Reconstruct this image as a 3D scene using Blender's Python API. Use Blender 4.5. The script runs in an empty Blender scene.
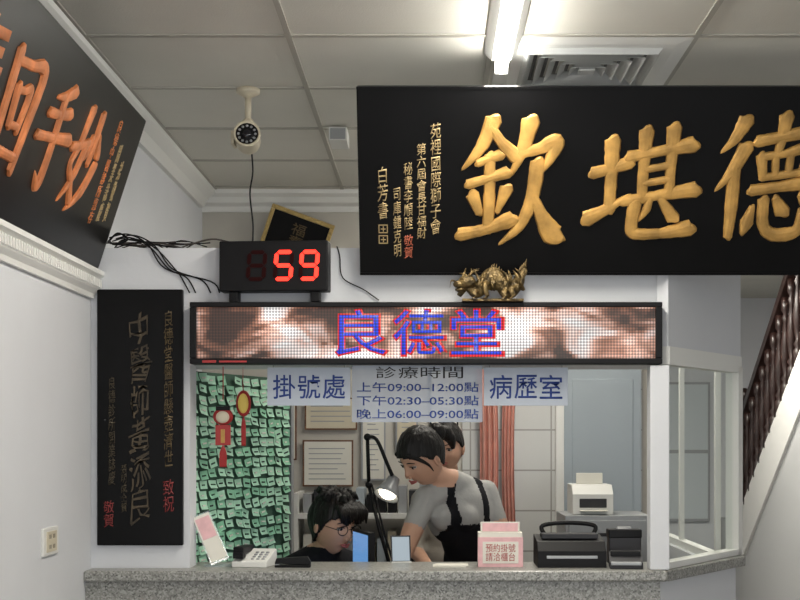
import bpy, bmesh, math, random
from mathutils import Vector, Matrix, noise, Euler
random.seed(7)
S=bpy.context.scene
R=math.radians
try:
    S.view_settings.view_transform='Standard'
except Exception: pass

# ---------------- materials ----------------
def nodes(m):
    m.use_nodes=True
    return m.node_tree.nodes,m.node_tree.links
def mat(name,col,rough=.6,metal=0,emit=None,es=0,var=0,vscale=8,bump=0,bscale=60,alpha=1,col2=None,spec=.5,stretch=None):
    m=bpy.data.materials.new(name); n,l=nodes(m); b=n['Principled BSDF']
    c=(*col,1)
    b.inputs['Base Color'].default_value=c
    b.inputs['Roughness'].default_value=rough
    b.inputs['Metallic'].default_value=metal
    b.inputs['Specular IOR Level'].default_value=spec
    if emit:
        b.inputs['Emission Color'].default_value=(*emit,1); b.inputs['Emission Strength'].default_value=es
    if alpha<1: b.inputs['Alpha'].default_value=alpha
    tc=n.new('ShaderNodeTexCoord'); mp=n.new('ShaderNodeMapping'); l.new(tc.outputs['Object'],mp.inputs['Vector'])
    if stretch: mp.inputs['Scale'].default_value=stretch
    if var or col2:
        t=n.new('ShaderNodeTexNoise'); t.inputs['Scale'].default_value=vscale; t.inputs['Detail'].default_value=6
        l.new(mp.outputs[0],t.inputs['Vector'])
        r=n.new('ShaderNodeValToRGB'); l.new(t.outputs['Fac'],r.inputs['Fac']); l.new(r.outputs['Color'],b.inputs['Base Color'])
        c2=col2 if col2 else tuple(x*(1-var) for x in col)
        r.color_ramp.elements[0].position=.35; r.color_ramp.elements[1].position=.65
        r.color_ramp.elements[0].color=(*c2,1); r.color_ramp.elements[1].color=c
    if bump:
        t2=n.new('ShaderNodeTexNoise'); t2.inputs['Scale'].default_value=bscale; t2.inputs['Detail'].default_value=4
        l.new(mp.outputs[0],t2.inputs['Vector'])
        bp=n.new('ShaderNodeBump'); bp.inputs['Strength'].default_value=bump; bp.inputs['Distance'].default_value=.01
        l.new(t2.outputs['Fac'],bp.inputs['Height']); l.new(bp.outputs[0],b.inputs['Normal'])
    return m
def granite():
    m=bpy.data.materials.new('granite'); n,l=nodes(m); b=n['Principled BSDF']
    tc=n.new('ShaderNodeTexCoord'); v=n.new('ShaderNodeTexVoronoi'); v.inputs['Scale'].default_value=190
    l.new(tc.outputs['Object'],v.inputs['Vector'])
    sep=n.new('ShaderNodeSeparateColor'); l.new(v.outputs['Color'],sep.inputs[0])
    r=n.new('ShaderNodeValToRGB'); l.new(sep.outputs[0],r.inputs['Fac'])
    e=r.color_ramp.elements; e[0].color=(.09,.09,.085,1); e[1].color=(.40,.40,.38,1); e[1].position=1
    x=e.new(.18); x.color=(.19,.19,.175,1); x=e.new(.6); x.color=(.27,.27,.25,1)
    l.new(r.outputs[0],b.inputs['Base Color']); b.inputs['Roughness'].default_value=.35
    return m
def led(name,cols,strength,vor=True,pitch=.0099):
    m=bpy.data.materials.new(name); n,l=nodes(m); b=n['Principled BSDF']
    tc=n.new('ShaderNodeTexCoord')
    sc=n.new('ShaderNodeVectorMath'); sc.operation='SCALE'; sc.inputs['Scale'].default_value=1/pitch
    l.new(tc.outputs['Object'],sc.inputs[0])
    fr=n.new('ShaderNodeVectorMath'); fr.operation='FRACTION'; l.new(sc.outputs[0],fr.inputs[0])
    sb=n.new('ShaderNodeVectorMath'); sb.operation='SUBTRACT'; sb.inputs[1].default_value=(.5,.5,.5); l.new(fr.outputs[0],sb.inputs[0])
    ml=n.new('ShaderNodeVectorMath'); ml.operation='MULTIPLY'; ml.inputs[1].default_value=(1,0,1); l.new(sb.outputs[0],ml.inputs[0])
    ln=n.new('ShaderNodeVectorMath'); ln.operation='LENGTH'; l.new(ml.outputs[0],ln.inputs[0])
    mr=n.new('ShaderNodeMapRange'); mr.inputs['From Min'].default_value=.54; mr.inputs['From Max'].default_value=.26
    mr.inputs['To Min'].default_value=.22
    l.new(ln.outputs['Value'],mr.inputs['Value'])
    st=n.new('ShaderNodeMath'); st.operation='MULTIPLY'; st.inputs[1].default_value=strength; l.new(mr.outputs[0],st.inputs[0])
    l.new(st.outputs[0],b.inputs['Emission Strength'])
    b.inputs['Base Color'].default_value=(.02,.02,.02,1); b.inputs['Roughness'].default_value=.5
    if vor:
        fl=n.new('ShaderNodeVectorMath'); fl.operation='FLOOR'; l.new(sc.outputs[0],fl.inputs[0])
        mp=n.new('ShaderNodeMapping'); mp.inputs['Scale'].default_value=(.045,0,.085); mp.inputs['Rotation'].default_value=(0,.35,0); l.new(fl.outputs[0],mp.inputs['Vector'])
        nz=n.new('ShaderNodeTexNoise'); nz.inputs['Scale'].default_value=1.25; nz.inputs['Detail'].default_value=2.2; nz.inputs['Distortion'].default_value=.7; l.new(mp.outputs[0],nz.inputs['Vector'])
        r=n.new('ShaderNodeValToRGB'); l.new(nz.outputs['Fac'],r.inputs['Fac']); e=r.color_ramp.elements
        e[0].color=(.06,.02,.012,1); e[0].position=.39; e[1].color=(1,.96,.95,1); e[1].position=.64
        x=e.new(.45); x.color=(.30,.12,.07,1); x=e.new(.51); x.color=(.80,.45,.34,1); x=e.new(.57); x.color=(1,.78,.72,1)
        v2=n.new('ShaderNodeTexVoronoi'); v2.inputs['Scale'].default_value=.9; v2.feature='SMOOTH_F1'; l.new(mp.outputs[0],v2.inputs['Vector'])
        r2=n.new('ShaderNodeMapRange'); r2.inputs['From Min'].default_value=.15; r2.inputs['From Max'].default_value=.75; r2.inputs['To Min'].default_value=1.15; r2.inputs['To Max'].default_value=.28; l.new(v2.outputs['Distance'],r2.inputs['Value'])
        mu=n.new('ShaderNodeVectorMath'); mu.operation='SCALE'; l.new(r.outputs[0],mu.inputs[0]); l.new(r2.outputs[0],mu.inputs['Scale'])
        l.new(mu.outputs[0],b.inputs['Emission Color'])
    else: b.inputs['Emission Color'].default_value=(*cols,1)
    return m
def tiles():
    m=bpy.data.materials.new('white_tile'); n,l=nodes(m); b=n['Principled BSDF']
    tc=n.new('ShaderNodeTexCoord'); mp=n.new('ShaderNodeMapping'); mp.inputs['Rotation'].default_value=(R(90),0,0)
    l.new(tc.outputs['Object'],mp.inputs['Vector'])
    t=n.new('ShaderNodeTexBrick'); t.offset=0; t.inputs['Scale'].default_value=1
    t.inputs['Brick Width'].default_value=.2; t.inputs['Row Height'].default_value=.2; t.inputs['Mortar Size'].default_value=.004
    t.inputs['Color1'].default_value=(.62,.62,.60,1); t.inputs['Color2'].default_value=(.58,.59,.57,1); t.inputs['Mortar'].default_value=(.33,.32,.30,1)
    l.new(mp.outputs[0],t.inputs['Vector']); l.new(t.outputs['Color'],b.inputs['Base Color']); b.inputs['Roughness'].default_value=.25
    return m
def glassm():
    m=bpy.data.materials.new('window_glass'); n,l=nodes(m); n.remove(n['Principled BSDF'])
    o=n['Material Output']; a=n.new('ShaderNodeBsdfTransparent'); a.inputs[0].default_value=(.96,.98,.97,1)
    g=n.new('ShaderNodeBsdfGlossy'); g.inputs['Roughness'].default_value=.03
    x=n.new('ShaderNodeMixShader'); x.inputs[0].default_value=.06; l.new(a.outputs[0],x.inputs[1]); l.new(g.outputs[0],x.inputs[2]); l.new(x.outputs[0],o.inputs[0])
    return m
GL=glassm(); GR=granite(); TI=tiles()
WALL=mat('wall_paint',(.67,.685,.715),.7,var=.05,vscale=2,bump=.05)
WALL2=mat('wall_paint_back',(.58,.555,.50),.7,var=.08,vscale=2)
CEIL=mat('ceiling_tile',(.68,.665,.60),.85,var=.05,vscale=3,bump=.15,bscale=220)
GRID=mat('ceiling_grid',(.40,.385,.34),.6)
TRIM=mat('trim_paint',(.80,.80,.77),.5)
FLOOR=mat('floor_terrazzo',(.36,.34,.31),.3,var=.4,vscale=60)
LACQ=mat('black_lacquer',(.0038,.0038,.0042),.32,var=.3,vscale=4,spec=.16)
GOLD=mat('gold_leaf',(.60,.34,.09),.5,.3,var=.5,vscale=14,bump=.25,bscale=50)
GOLDO=mat('gold_orange',(.76,.25,.08),.5,.25,var=.4,vscale=16)
GOLDS=mat('gold_small',(.42,.31,.15),.5,.3)
DULL=mat('dull_bronze',(.085,.062,.035),.55,.2,var=.6,vscale=20)
REDP=mat('red_paint',(.36,.025,.025),.5)
REDD=mat('faded_red_paint',(.20,.018,.018),.5)
BLACK=mat('black_plastic',(.006,.006,.007),.5,spec=.2)
DARK=mat('dark_grey_plastic',(.03,.03,.034),.5,spec=.3)
GREY=mat('grey_metal',(.33,.34,.35),.4,.3)
WHITE=mat('white_plastic',(.72,.72,.69),.4)
IVORY=mat('ivory_plastic',(.60,.54,.41),.45)
PAPER=mat('paper',(.72,.70,.63),.8,var=.05)
WOOD=mat('brown_wood',(.20,.09,.04),.45,var=.5,vscale=5,stretch=(1,1,8))
DWOOD=mat('dark_banister_wood',(.022,.009,.007),.35,var=.4,vscale=10)
SKIN=mat('skin',(.66,.38,.26),.5,var=.06,vscale=20)
SKIN2=mat('skin_shade',(.50,.28,.19),.5,var=.06,vscale=20)
HAIR=mat('black_hair',(.008,.0065,.006),.45,bump=.8,bscale=90,stretch=(1,1,.15),spec=.3)
LIP=mat('lips',(.45,.12,.11),.4)
EYEW=mat('eye_white',(.5,.47,.44),.3)
LSHIRT=mat('grey_tshirt',(.46,.455,.44),.85,bump=.4,bscale=30,var=.15)
BSHIRT=mat('beige_shirt',(.42,.39,.34),.85,bump=.3,bscale=40)
DENIM=mat('black_apron',(.010,.010,.013),.85,bump=.2,bscale=60,spec=.2)
DSHIRT=mat('dark_shirt',(.014,.014,.018),.85,bump=.3,bscale=40,spec=.2)
GREEN=mat('green_slip',(.26,.58,.38),.7,var=.25,vscale=25)
GREEN2=mat('pale_green_slip',(.42,.72,.53),.7,var=.15,vscale=25)
GBOARD=mat('green_board',(.06,.14,.09),.8,var=.4)
PINK=mat('pink_curtain',(.72,.38,.31),.85,var=.15,vscale=12)
BLUE=mat('blue_letter',(.015,.05,.26),.5)
ACR=mat('frosted_acrylic',(.48,.54,.64),.3,alpha=.5)
CLEAR=mat('clear_acrylic',(.7,.8,.85),.1,alpha=.25)
SIGNW=mat('sign_white',(.47,.52,.60),.4)
REDLED=mat('red_led',(.2,0,0),.4,emit=(1,.03,.015),es=3.4)
OFFLED=mat('unlit_led',(.018,.001,.001),.6,spec=.1)
TUBE=mat('lamp_tube',(1,1,1),.4,emit=(1,.97,.9),es=34)
SCREEN=mat('monitor_screen',(.02,.02,.02),.2,emit=(.15,.35,.7),es=.8)
SCREENW=mat('laptop_screen',(.02,.02,.02),.2,emit=(.55,.65,.72),es=.65)
LAMPG=mat('lamp_bulb',(1,1,1),.3,emit=(1,.9,.7),es=6)
BROWNC=mat('brown_cable',(.04,.03,.025),.6)
PINKP=mat('pink_card',(.75,.45,.47),.6,var=.15,vscale=30)
YEL=mat('yellow_card',(.75,.55,.12),.6)
BRONZE=mat('dragon_gold',(.24,.165,.065),.42,.5,var=.8,vscale=45,bump=.8,bscale=80)

# ---------------- mesh builder ----------------
def G(name,loc=(0,0,0),rot=None):
    e=bpy.data.objects.new(name,None); S.collection.objects.link(e); e.empty_display_size=.05
    M=Matrix.Translation(loc)
    if rot is not None: M=M@rot
    e.matrix_world=M; return e
def catmull(pts,k=6):
    P=[Vector(p) for p in pts]
    if len(P)<3: return P,[i for i in range(len(P))]
    out=[];ts=[]
    for i in range(len(P)-1):
        a=P[max(i-1,0)];b=P[i];c=P[i+1];d=P[min(i+2,len(P)-1)]
        for j in range(k):
            t=j/k
            out.append(.5*((2*b)+(c-a)*t+(2*a-5*b+4*c-d)*t*t+(3*b-a-3*c+d)*t**3)); ts.append(i+t)
    out.append(P[-1]);ts.append(len(P)-1)
    return out,ts
class MB:
    def __init__(s): s.bm=bmesh.new(); s.mats=[]
    def mi(s,m):
        if m not in s.mats: s.mats.append(m)
        return s.mats.index(m)
    def faces(s,vs,fs,m,smooth=False,M=None):
        V=[s.bm.verts.new((M@Vector(v)) if M else v) for v in vs]; k=s.mi(m)
        for f in fs:
            try:
                F=s.bm.faces.new([V[i] for i in f]); F.material_index=k; F.smooth=smooth
            except Exception: pass
        return V
    def box(s,x0,x1,y0,y1,z0,z1,m,M=None):
        v=[(x0,y0,z0),(x1,y0,z0),(x1,y1,z0),(x0,y1,z0),(x0,y0,z1),(x1,y0,z1),(x1,y1,z1),(x0,y1,z1)]
        s.faces(v,[(3,2,1,0),(4,5,6,7),(0,1,5,4),(1,2,6,5),(2,3,7,6),(3,0,4,7)],m,False,M); return s
    def tube(s,pts,r,m,seg=12,smooth=True,k=6,M=None,interp=True):
        if interp: P,ts=catmull(pts,k)
        else: P=[Vector(p) for p in pts]; ts=list(range(len(P)))
        rad=(lambda t:r) if not isinstance(r,(list,tuple)) else (lambda t: r[min(int(t),len(r)-1)]*(1-(t-int(t)))+r[min(int(t)+1,len(r)-1)]*(t-int(t)))
        vs=[];n=None
        for i,p in enumerate(P):
            t=(P[min(i+1,len(P)-1)]-P[max(i-1,0)])
            t=t.normalized() if t.length>1e-9 else Vector((0,0,1))
            if n is None: n=t.orthogonal().normalized()
            else:
                n=(n-t*n.dot(t)); n=n.normalized() if n.length>1e-6 else t.orthogonal().normalized()
            b=t.cross(n); q=rad(ts[i])
            for j in range(seg):
                a=2*math.pi*j/seg; vs.append(p+(n*math.cos(a)+b*math.sin(a))*q)
        fs=[]
        for i in range(len(P)-1):
            for j in range(seg):
                j2=(j+1)%seg; fs.append((i*seg+j,i*seg+j2,(i+1)*seg+j2,(i+1)*seg+j))
        fs.append(tuple(range(seg-1,-1,-1))); fs.append(tuple((len(P)-1)*seg+j for j in range(seg)))
        s.faces(vs,fs,m,smooth,M); return s
    def cyl(s,p0,p1,r,m,r1=None,seg=24,smooth=True,M=None):
        return s.tube([p0,p1],[r,r if r1 is None else r1],m,seg,smooth,M=M,interp=False)
    def sph(s,c,r,m,M=None,seg=24,rings=14):
        if not isinstance(r,(tuple,list)): r=(r,r,r)
        vs=[];fs=[]
        vs.append((c[0],c[1],c[2]+r[2]))
        for i in range(1,rings):
            a=math.pi*i/rings
            for j in range(seg):
                b=2*math.pi*j/seg
                vs.append((c[0]+r[0]*math.sin(a)*math.cos(b),c[1]+r[1]*math.sin(a)*math.sin(b),c[2]+r[2]*math.cos(a)))
        vs.append((c[0],c[1],c[2]-r[2])); L=len(vs)-1
        for j in range(seg):
            j2=(j+1)%seg
            fs.append((0,1+j,1+j2)); fs.append((L,1+(rings-2)*seg+j2,1+(rings-2)*seg+j))
            for i in range(rings-2): fs.append((1+i*seg+j,1+(i+1)*seg+j,1+(i+1)*seg+j2,1+i*seg+j2))
        s.faces(vs,fs,m,True,M); return s
    def lathe(s,prof,m,M=None,seg=20):
        vs=[];fs=[]
        for r,z in prof:
            for j in range(seg):
                a=2*math.pi*j/seg; vs.append((r*math.cos(a),r*math.sin(a),z))
        for i in range(len(prof)-1):
            for j in range(seg):
                j2=(j+1)%seg; fs.append((i*seg+j,i*seg+j2,(i+1)*seg+j2,(i+1)*seg+j))
        fs.append(tuple(range(seg-1,-1,-1))); fs.append(tuple((len(prof)-1)*seg+j for j in range(seg)))
        s.faces(vs,fs,m,True,M); return s
    def prism(s,pts,a0,a1,m,axis='y',M=None):
        n=len(pts)
        def f(p,a): return (p[0],a,p[1]) if axis=='y' else ((a,p[0],p[1]) if axis=='x' else (p[0],p[1],a))
        vs=[f(p,a0) for p in pts]+[f(p,a1) for p in pts]
        fs=[tuple(range(n)),tuple(range(2*n-1,n-1,-1))]+[(i,n+i,n+(i+1)%n,(i+1)%n) for i in range(n)]
        s.faces(vs,fs,m,False,M); return s
    def done(s,name,parent=None,bevel=0):
        bmesh.ops.recalc_face_normals(s.bm,faces=s.bm.faces)
        me=bpy.data.meshes.new(name); s.bm.to_mesh(me); s.bm.free()
        for m in s.mats: me.materials.append(m)
        o=bpy.data.objects.new(name,me); S.collection.objects.link(o)
        if parent: o.parent=parent
        if bevel:
            b=o.modifiers.new('bevel','BEVEL'); b.width=bevel; b.segments=2; b.limit_method='ANGLE'
        return o
def tx(name,body,box,y,m,parent,extrude=.002,offset=0,bevel=0,shear=0,warp=0,space=1.0):
    """text fitted to a rectangle box=(x0,x1,z0,z1), standing upright, readable from -y"""
    c=bpy.data.curves.new(name,'FONT'); c.body=body; c.size=1; c.extrude=0.0; c.offset=offset; c.align_x='CENTER'
    c.space_line=space; c.resolution_u=3
    o=bpy.data.objects.new(name+'_c',c); S.collection.objects.link(o)
    bpy.context.view_layer.update(); dg=bpy.context.evaluated_depsgraph_get()
    me=bpy.data.meshes.new_from_object(o.evaluated_get(dg)); bpy.data.objects.remove(o)
    if len(me.vertices)==0: return None
    vs=[v.co.copy() for v in me.vertices]
    if warp:
        vs=[Vector((v.x+warp*noise.noise(Vector((v.x*2.2,v.y*2.2,3.1))),v.y+warp*noise.noise(Vector((v.x*2.2,v.y*2.2,9.7))),0)) for v in vs]
    vs=[Vector((v.x,v.y+shear*v.x,0)) for v in vs]
    ax=min(v.x for v in vs);bx=max(v.x for v in vs);ay=min(v.y for v in vs);by=max(v.y for v in vs)
    x0,x1,z0,z1=box
    for v,q in zip(me.vertices,vs):
        v.co=(x0+(q.x-ax)/(bx-ax+1e-9)*(x1-x0), y, z0+(q.y-ay)/(by-ay+1e-9)*(z1-z0))
    bm=bmesh.new(); bm.from_mesh(me)
    bmesh.ops.remove_doubles(bm,verts=bm.verts,dist=1e-5)
    r=bmesh.ops.extrude_face_region(bm,geom=bm.faces[:])
    for v in [g for g in r['geom'] if isinstance(g,bmesh.types.BMVert)]: v.co.y-=extrude
    bmesh.ops.recalc_face_normals(bm,faces=bm.faces)
    bm.to_mesh(me); bm.free(); me.materials.clear(); me.materials.append(m)
    o=bpy.data.objects.new(name,me); S.collection.objects.link(o); o.parent=parent
    return o
# carved brush calligraphy: strokes = [(x,z,half_width),...] on a 100x100 grid
CAL={
'欽':[[(31,99,6),(21,80,4.5),(3,62,1)],[(30,95,3),(40,83,4),(53,73,5.5)],[(18,67,3),(28,70,3),(38,73,4)],[(9,50,3.5),(26,54,3.5),(45,59,4.5)],[(29,72,4),(29,40,4.2),(28,14,4.2)],[(13,40,5),(19,27,3)],[(45,45,5),(37,28,2)],[(2,9,5),(25,13,4),(50,21,6)],
 [(67,98,6.5),(61,78,4.5),(50,58,1.5)],[(60,75,4),(76,78,4),(92,83,6.5),(88,72,4),(80,60,1.2)],[(75,66,5.5),(71,40,5),(60,17,4),(40,1,1)],[(69,46,2),(80,25,5),(92,9,8.5),(103,5,1.5)]],
'堪':[[(3,62,5),(20,66,4),(36,71,5.5)],[(20,90,6.5),(20,55,5),(20,28,4.5)],[(-1,19,6.5),(18,28,4.5),(39,41,1.2)],[(38,77,5),(66,82,4),(98,88,6.5)],[(53,99,6),(52,65,4.2),(52,38,4.2)],[(80,102,6),(79,65,4.2),(79,42,4.2)],[(53,65,3),(78,69,3)],[(53,52,3),(78,56,3)],[(34,35,4.5),(64,40,4),(103,46,6.5)],[(60,38,3),(57,27,3.4),(50,17,1.3)],[(70,38,2.5),(78,28,4.5),(84,20,5.5)],[(45,31,5.5),(43,12,5),(47,4,5),(72,4,4.2),(100,9,7)]],
'德':[[(23,99,6),(14,85,4),(2,74,1)],[(25,77,6),(14,58,4.5),(-1,42,1)],[(16,58,5),(16,30,5),(15,3,3.5)],[(38,83,4.5),(62,87,4),(92,92,6)],[(63,102,5.5),(61,86,4.2),(57,72,2.5)],[(42,70,4.2),(45,54,3.2)],[(42,70,3),(66,73,3.2),(89,77,5.5),(83,56,3)],[(56,70,3),(57,56,3)],[(71,72,3),(70,57,3)],[(45,53,3),(82,57,3)],[(36,42,4.5),(62,45,4),(92,49,6)],[(37,28,2),(33,15,5.5),(29,5,2)],[(48,33,4.5),(49,15,4.5),(57,5,5),(73,4,5.5),(85,9,4.5),(85,26,1.2)],[(60,35,3),(67,25,6)],[(85,38,3),(95,27,6.5),(99,19,2)]],
'妙':[[(31,97,7),(22,62,4.5),(9,40,4),(28,25,5),(44,10,6)],[(46,68,5),(34,34,5),(4,3,1.5)],[(-2,55,5),(24,61,4.5),(52,69,4)],[(73,100,6),(72,66,5.5),(69,50,3)],[(60,76,4),(55,61,5),(47,50,1.5)],[(84,80,4),(96,65,7)],[(99,53,6.5),(77,22,6),(38,-2,1.2)]],
'手':[[(74,98,7),(52,89,5),(27,83,2)],[(17,67,5),(48,71,4.5),(80,78,6)],[(0,43,5),(46,49,4.5),(101,57,7)],[(51,88,5.5),(53,40,5.5),(50,10,6),(41,3,5),(30,14,1)]],
'回':[[(11,90,7),(14,40,5.5),(18,5,5)],[(12,84,4.5),(50,88,4.5),(90,91,7),(86,40,6),(80,3,5)],[(18,11,4.5),(50,12,4.5),(80,13,4.5)],[(33,66,5),(38,34,4)],[(33,64,3.5),(50,66,3.5),(68,69,5),(63,34,4)],[(38,35,3.5),(62,37,3.5)]],
}
def brush(name,ch,box,m,parent,k=1.25,hh=.010):
    x0,x1,z0,z1=box; sx=(x1-x0)/100; sz=(z1-z0)/100; s=(sx+sz)/2
    b=MB(); prof=[(-1,0),(-.80,-.8),(-.3,-1),(.3,-1),(.80,-.8),(1,0)]; n=len(prof)
    press=Vector((-.62,0,.78))
    for si,st in enumerate(CAL[ch]):
        P0=[Vector((x0+p[0]*sx,0,z0+p[1]*sz)) for p in st]; W0=[p[2]*s*k for p in st]
        P,ts=catmull(P0,9) if len(P0)>2 else ([P0[0].lerp(P0[1],i/6) for i in range(7)],[i/6 for i in range(7)])
        W=[W0[min(int(t),len(W0)-1)]*(1-(t-int(t)))+W0[min(int(t)+1,len(W0)-1)]*(t-int(t)) for t in ts]
        rings=[]
        for i,(p,w) in enumerate(zip(P,W)):
            t=(P[min(i+1,len(P)-1)]-P[max(i-1,0)]).normalized(); q=Vector((-t.z,0,t.x))
            w*=1+.10*noise.noise(p*60)
            if i==0 or i==len(P)-1:
                sg=-1 if i==0 else 1
                # slanted chisel ends of a pressed brush
                qs=(q+t*sg*(.45 if q.dot(press)*sg>0 else -.45)*-sg).normalized()
                e=[(p+t*sg*w*1.0,w*.22),(p+t*sg*w*.75,w*.62),(p+t*sg*w*.3,w*1.0)]
                if w<.005: e=[(p+t*sg*w*1.5,w*.05),(p,w)]
                e=[(a,c,qs if c<w*.9 else q) for a,c in e]
                if i: e=e[::-1]
                rings+=e
            else: rings.append((p,w,q))
        vs=[]
        for p,w,q in rings:
            h=min(hh,w*.8)+.0004*(si%4)
            for a,c in prof: vs.append(p+q*w*a+Vector((0,c*h,0)))
        fs=[(r*n+j,r*n+j+1,(r+1)*n+j+1,(r+1)*n+j) for r in range(len(rings)-1) for j in range(n-1)]
        fs+=[tuple(range(n)),tuple((len(rings)-1)*n+j for j in range(n))]
        b.faces(vs,fs,m,False)
    return b.done(name,parent)

# ---------------- room shell ----------------
CH=2.78
MB().box(-1.4,3.7,-2.5,11.9,-.12,0,FLOOR).done('floor')
MB().box(-1.4,3.7,-2.5,11.9,CH,CH+.1,CEIL).done('ceiling')
b=MB()
for i in range(7):
    x=-1.05+.62*i; b.box(x-.009,x+.009,-2.4,6.6,CH-.005,CH+.001,GRID)
for j in range(-10,5):
    y=4.10+.61*j
    b.box(-1.13,3.5,y-.011,y+.011,CH-.0045,CH+.001,GRID)
b.done('ceiling_grid')
MB().box(-1.27,-1.13,-2.5,6.7,0,CH,WALL).done('wall_left')
MB().box(-1.27,1.13,6.7,6.82,0,CH,WALL2).done('wall_back')
MB().box(3.5,3.62,-2.5,11.9,0,CH,WALL).done('wall_right')
MB().box(1.05,1.13,6.82,11.9,0,CH,WALL).done('wall_hall')
MB().box(1.05,3.6,11.7,11.85,0,CH,WALL).done('wall_hall_end')
def crown(name,x0,x1,y,zt,m=TRIM):
    p=[(y,zt),(y-.09,zt),(y-.085,zt-.02),(y-.06,zt-.035),(y-.05,zt-.06),(y-.02,zt-.075),(y-.015,zt-.1),(y,zt-.1)]
    b=MB(); b.prism(p,x0,x1,m,'x'); return b.done(name)
crown('trim_1',-1.13,1.13,6.7,CH)
b=MB()
p=[(-1.13,2.11),(-1.085,2.11),(-1.085,2.095),(-1.1,2.085),(-1.1,2.05),(-1.115,2.035),(-1.118,2.02),(-1.13,2.02)]
b.prism(p,-2.4,4.5,TRIM,'y')
for i in range(150):
    y=1.0+i*.0235
    if y<4.48: b.box(-1.1,-1.092,y,y+.014,2.055,2.082,TRIM)
b.done('trim_2')
b=MB(); b.prism([(-1.13,CH),(-1.05,CH),(-1.055,CH-.02),(-1.09,CH-.05),(-1.11,CH-.09),(-1.13,CH-.09)],-2.4,6.62,TRIM,'y'); b.done('trim_3')

MB().box(-1.13,-.80,4.5,4.62,1.123,1.80,WALL).box(-1.13,.80,4.5,4.78,1.80,2.19,WALL).done('wall_counter_soffit')
# ---------------- counter ----------------
g=G('reception_counter')
MB().box(-1.13,.775,4.40,4.74,1.088,1.123,GR).done('counter_top',g,.006)
MB().box(-1.13,.755,4.425,4.50,0,1.088,GR).done('counter_front',g)
b=MB()
b.prism([(.775,4.40),(.775,4.62),(.98,5.04),(1.16,5.04),(1.16,4.96)],1.088,1.123,GR,'z'); b.done('counter_return_top',g,.004)
b=MB(); b.prism([(.757,4.44),(.757,4.52),(1.06,5.04),(1.13,5.04),(1.13,4.99)],0,1.088,WALL,'z'); b.done('counter_return_wall',g)
MB().box(1.05,1.13,5.05,6.69,0,1.09,WALL).done('wall_clinic_side')
# glazed partition
g=G('window_1')
MB().box(.722,.785,4.425,4.495,1.124,1.795,WALL).done('corner_post',g,.003)
ang=math.atan2(.57,.37)
M=Matrix.Translation((.775,4.47,0))@Matrix.Rotation(ang,4,'Z')
L=math.hypot(.37,.57)
MB().box(.02,L,.0,.006,1.135,1.80,GL,M).done('glass_angled',g)
b=MB(); b.box(0,L,-.02,.03,1.124,1.145,TRIM,M); b.box(L-.035,L+.01,-.02,.03,1.124,1.82,TRIM,M)
b.box(0,L,-.02,.03,1.80,1.86,TRIM,M); b.box(0,L,-.015,.025,1.86,2.18,WALL,M); b.done('frame_angled',g)
b=MB()
for y in (5.12,5.85,6.64): b.box(1.08,1.10,y-.015,y+.015,1.091,2.0,TRIM)
b.box(1.07,1.11,5.1,6.66,1.09,1.12,TRIM); b.box(1.07,1.11,5.1,6.66,2.0,2.18,TRIM); b.done('frame_side',g)

# ---------------- LED scrolling sign ----------------
g=G('led_scrolling_sign')
b=MB(); b.box(-.787,.761,4.43,4.50,1.799,2.002,BLACK)
b.box(-.787,.761,4.418,4.43,1.799,1.818,BLACK).box(-.787,.761,4.418,4.43,1.985,2.002,BLACK).box(-.787,-.765,4.418,4.43,1.818,1.985,BLACK).box(.739,.761,4.418,4.43,1.818,1.985,BLACK)
b.done('housing',g,.003)
MB().box(-.765,.739,4.4285,4.43,1.818,1.985,led('led_picture',None,1.55)).done('led_matrix',g)
LR=led('led_red',(1,.03,.03),1.1,False); LB=led('led_blue',(.02,.06,.75),1.25,False)
for i,ch in enumerate('良德堂'):
    x=-.310+i*.189
    tx('led_red_'+str(i),ch,(x-.004,x+.178,1.823,1.982),4.4283,LR,g,.0005,offset=.026)
    tx('led_blue_'+str(i),ch,(x+.002,x+.166,1.830,1.976),4.4276,LB,g,.0005,offset=.003)
MB().box(-.745,-.70,4.4165,4.4185,1.803,1.811,REDP).box(-.69,-.60,4.4165,4.4185,1.804,1.810,REDP).done('maker_label',g)

# ---------------- queue number display ----------------
g=G('queue_number_display',(-.513,4.42,2.003),Matrix.Rotation(R(-4),4,'Z'))
b=MB(); b.box(-.18,.18,0,.07,.035,.20,BLACK); b.box(-.15,-.12,.01,.06,0,.036,BLACK); b.box(.12,.15,.01,.06,0,.036,BLACK)
b.done('case',g,.004)
def seg7(b,cx,cz,w,h,code,t=.013,sl=.08):
    def hs(x0,z0,x1,z1,m):
        d=Vector((x1-x0,z1-z0)); l=d.length; d/=l; n=Vector((-d.y,d.x)); t2=t/2; a=Vector((x0,z0))+d*.002; e=Vector((x1,z1))-d*.002
        pts=[a,a+d*t2+n*t2,e-d*t2+n*t2,e,e-d*t2-n*t2,a+d*t2-n*t2]
        pts=[(p.x+sl*(p.y-cz),p.y) for p in pts]
        b.prism(pts,-.003,.001,m,'y')
    A=(cx-w/2,cz+h/2);B=(cx+w/2,cz+h/2);C=(cx-w/2,cz);D=(cx+w/2,cz);E=(cx-w/2,cz-h/2);F=(cx+w/2,cz-h/2)
    segs={'a':(A,B),'b':(B,D),'c':(D,F),'d':(E,F),'e':(C,E),'f':(A,C),'g':(C,D)}
    for k,(p,q) in segs.items(): hs(*p,*q,REDLED if k in code else OFFLED)
b=MB(); seg7(b,-.055,.118,.052,.088,''); seg7(b,.034,.118,.052,.088,'afgcd'); seg7(b,.118,.118,.052,.088,'abcdfg'); b.done('digits',g)

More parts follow.
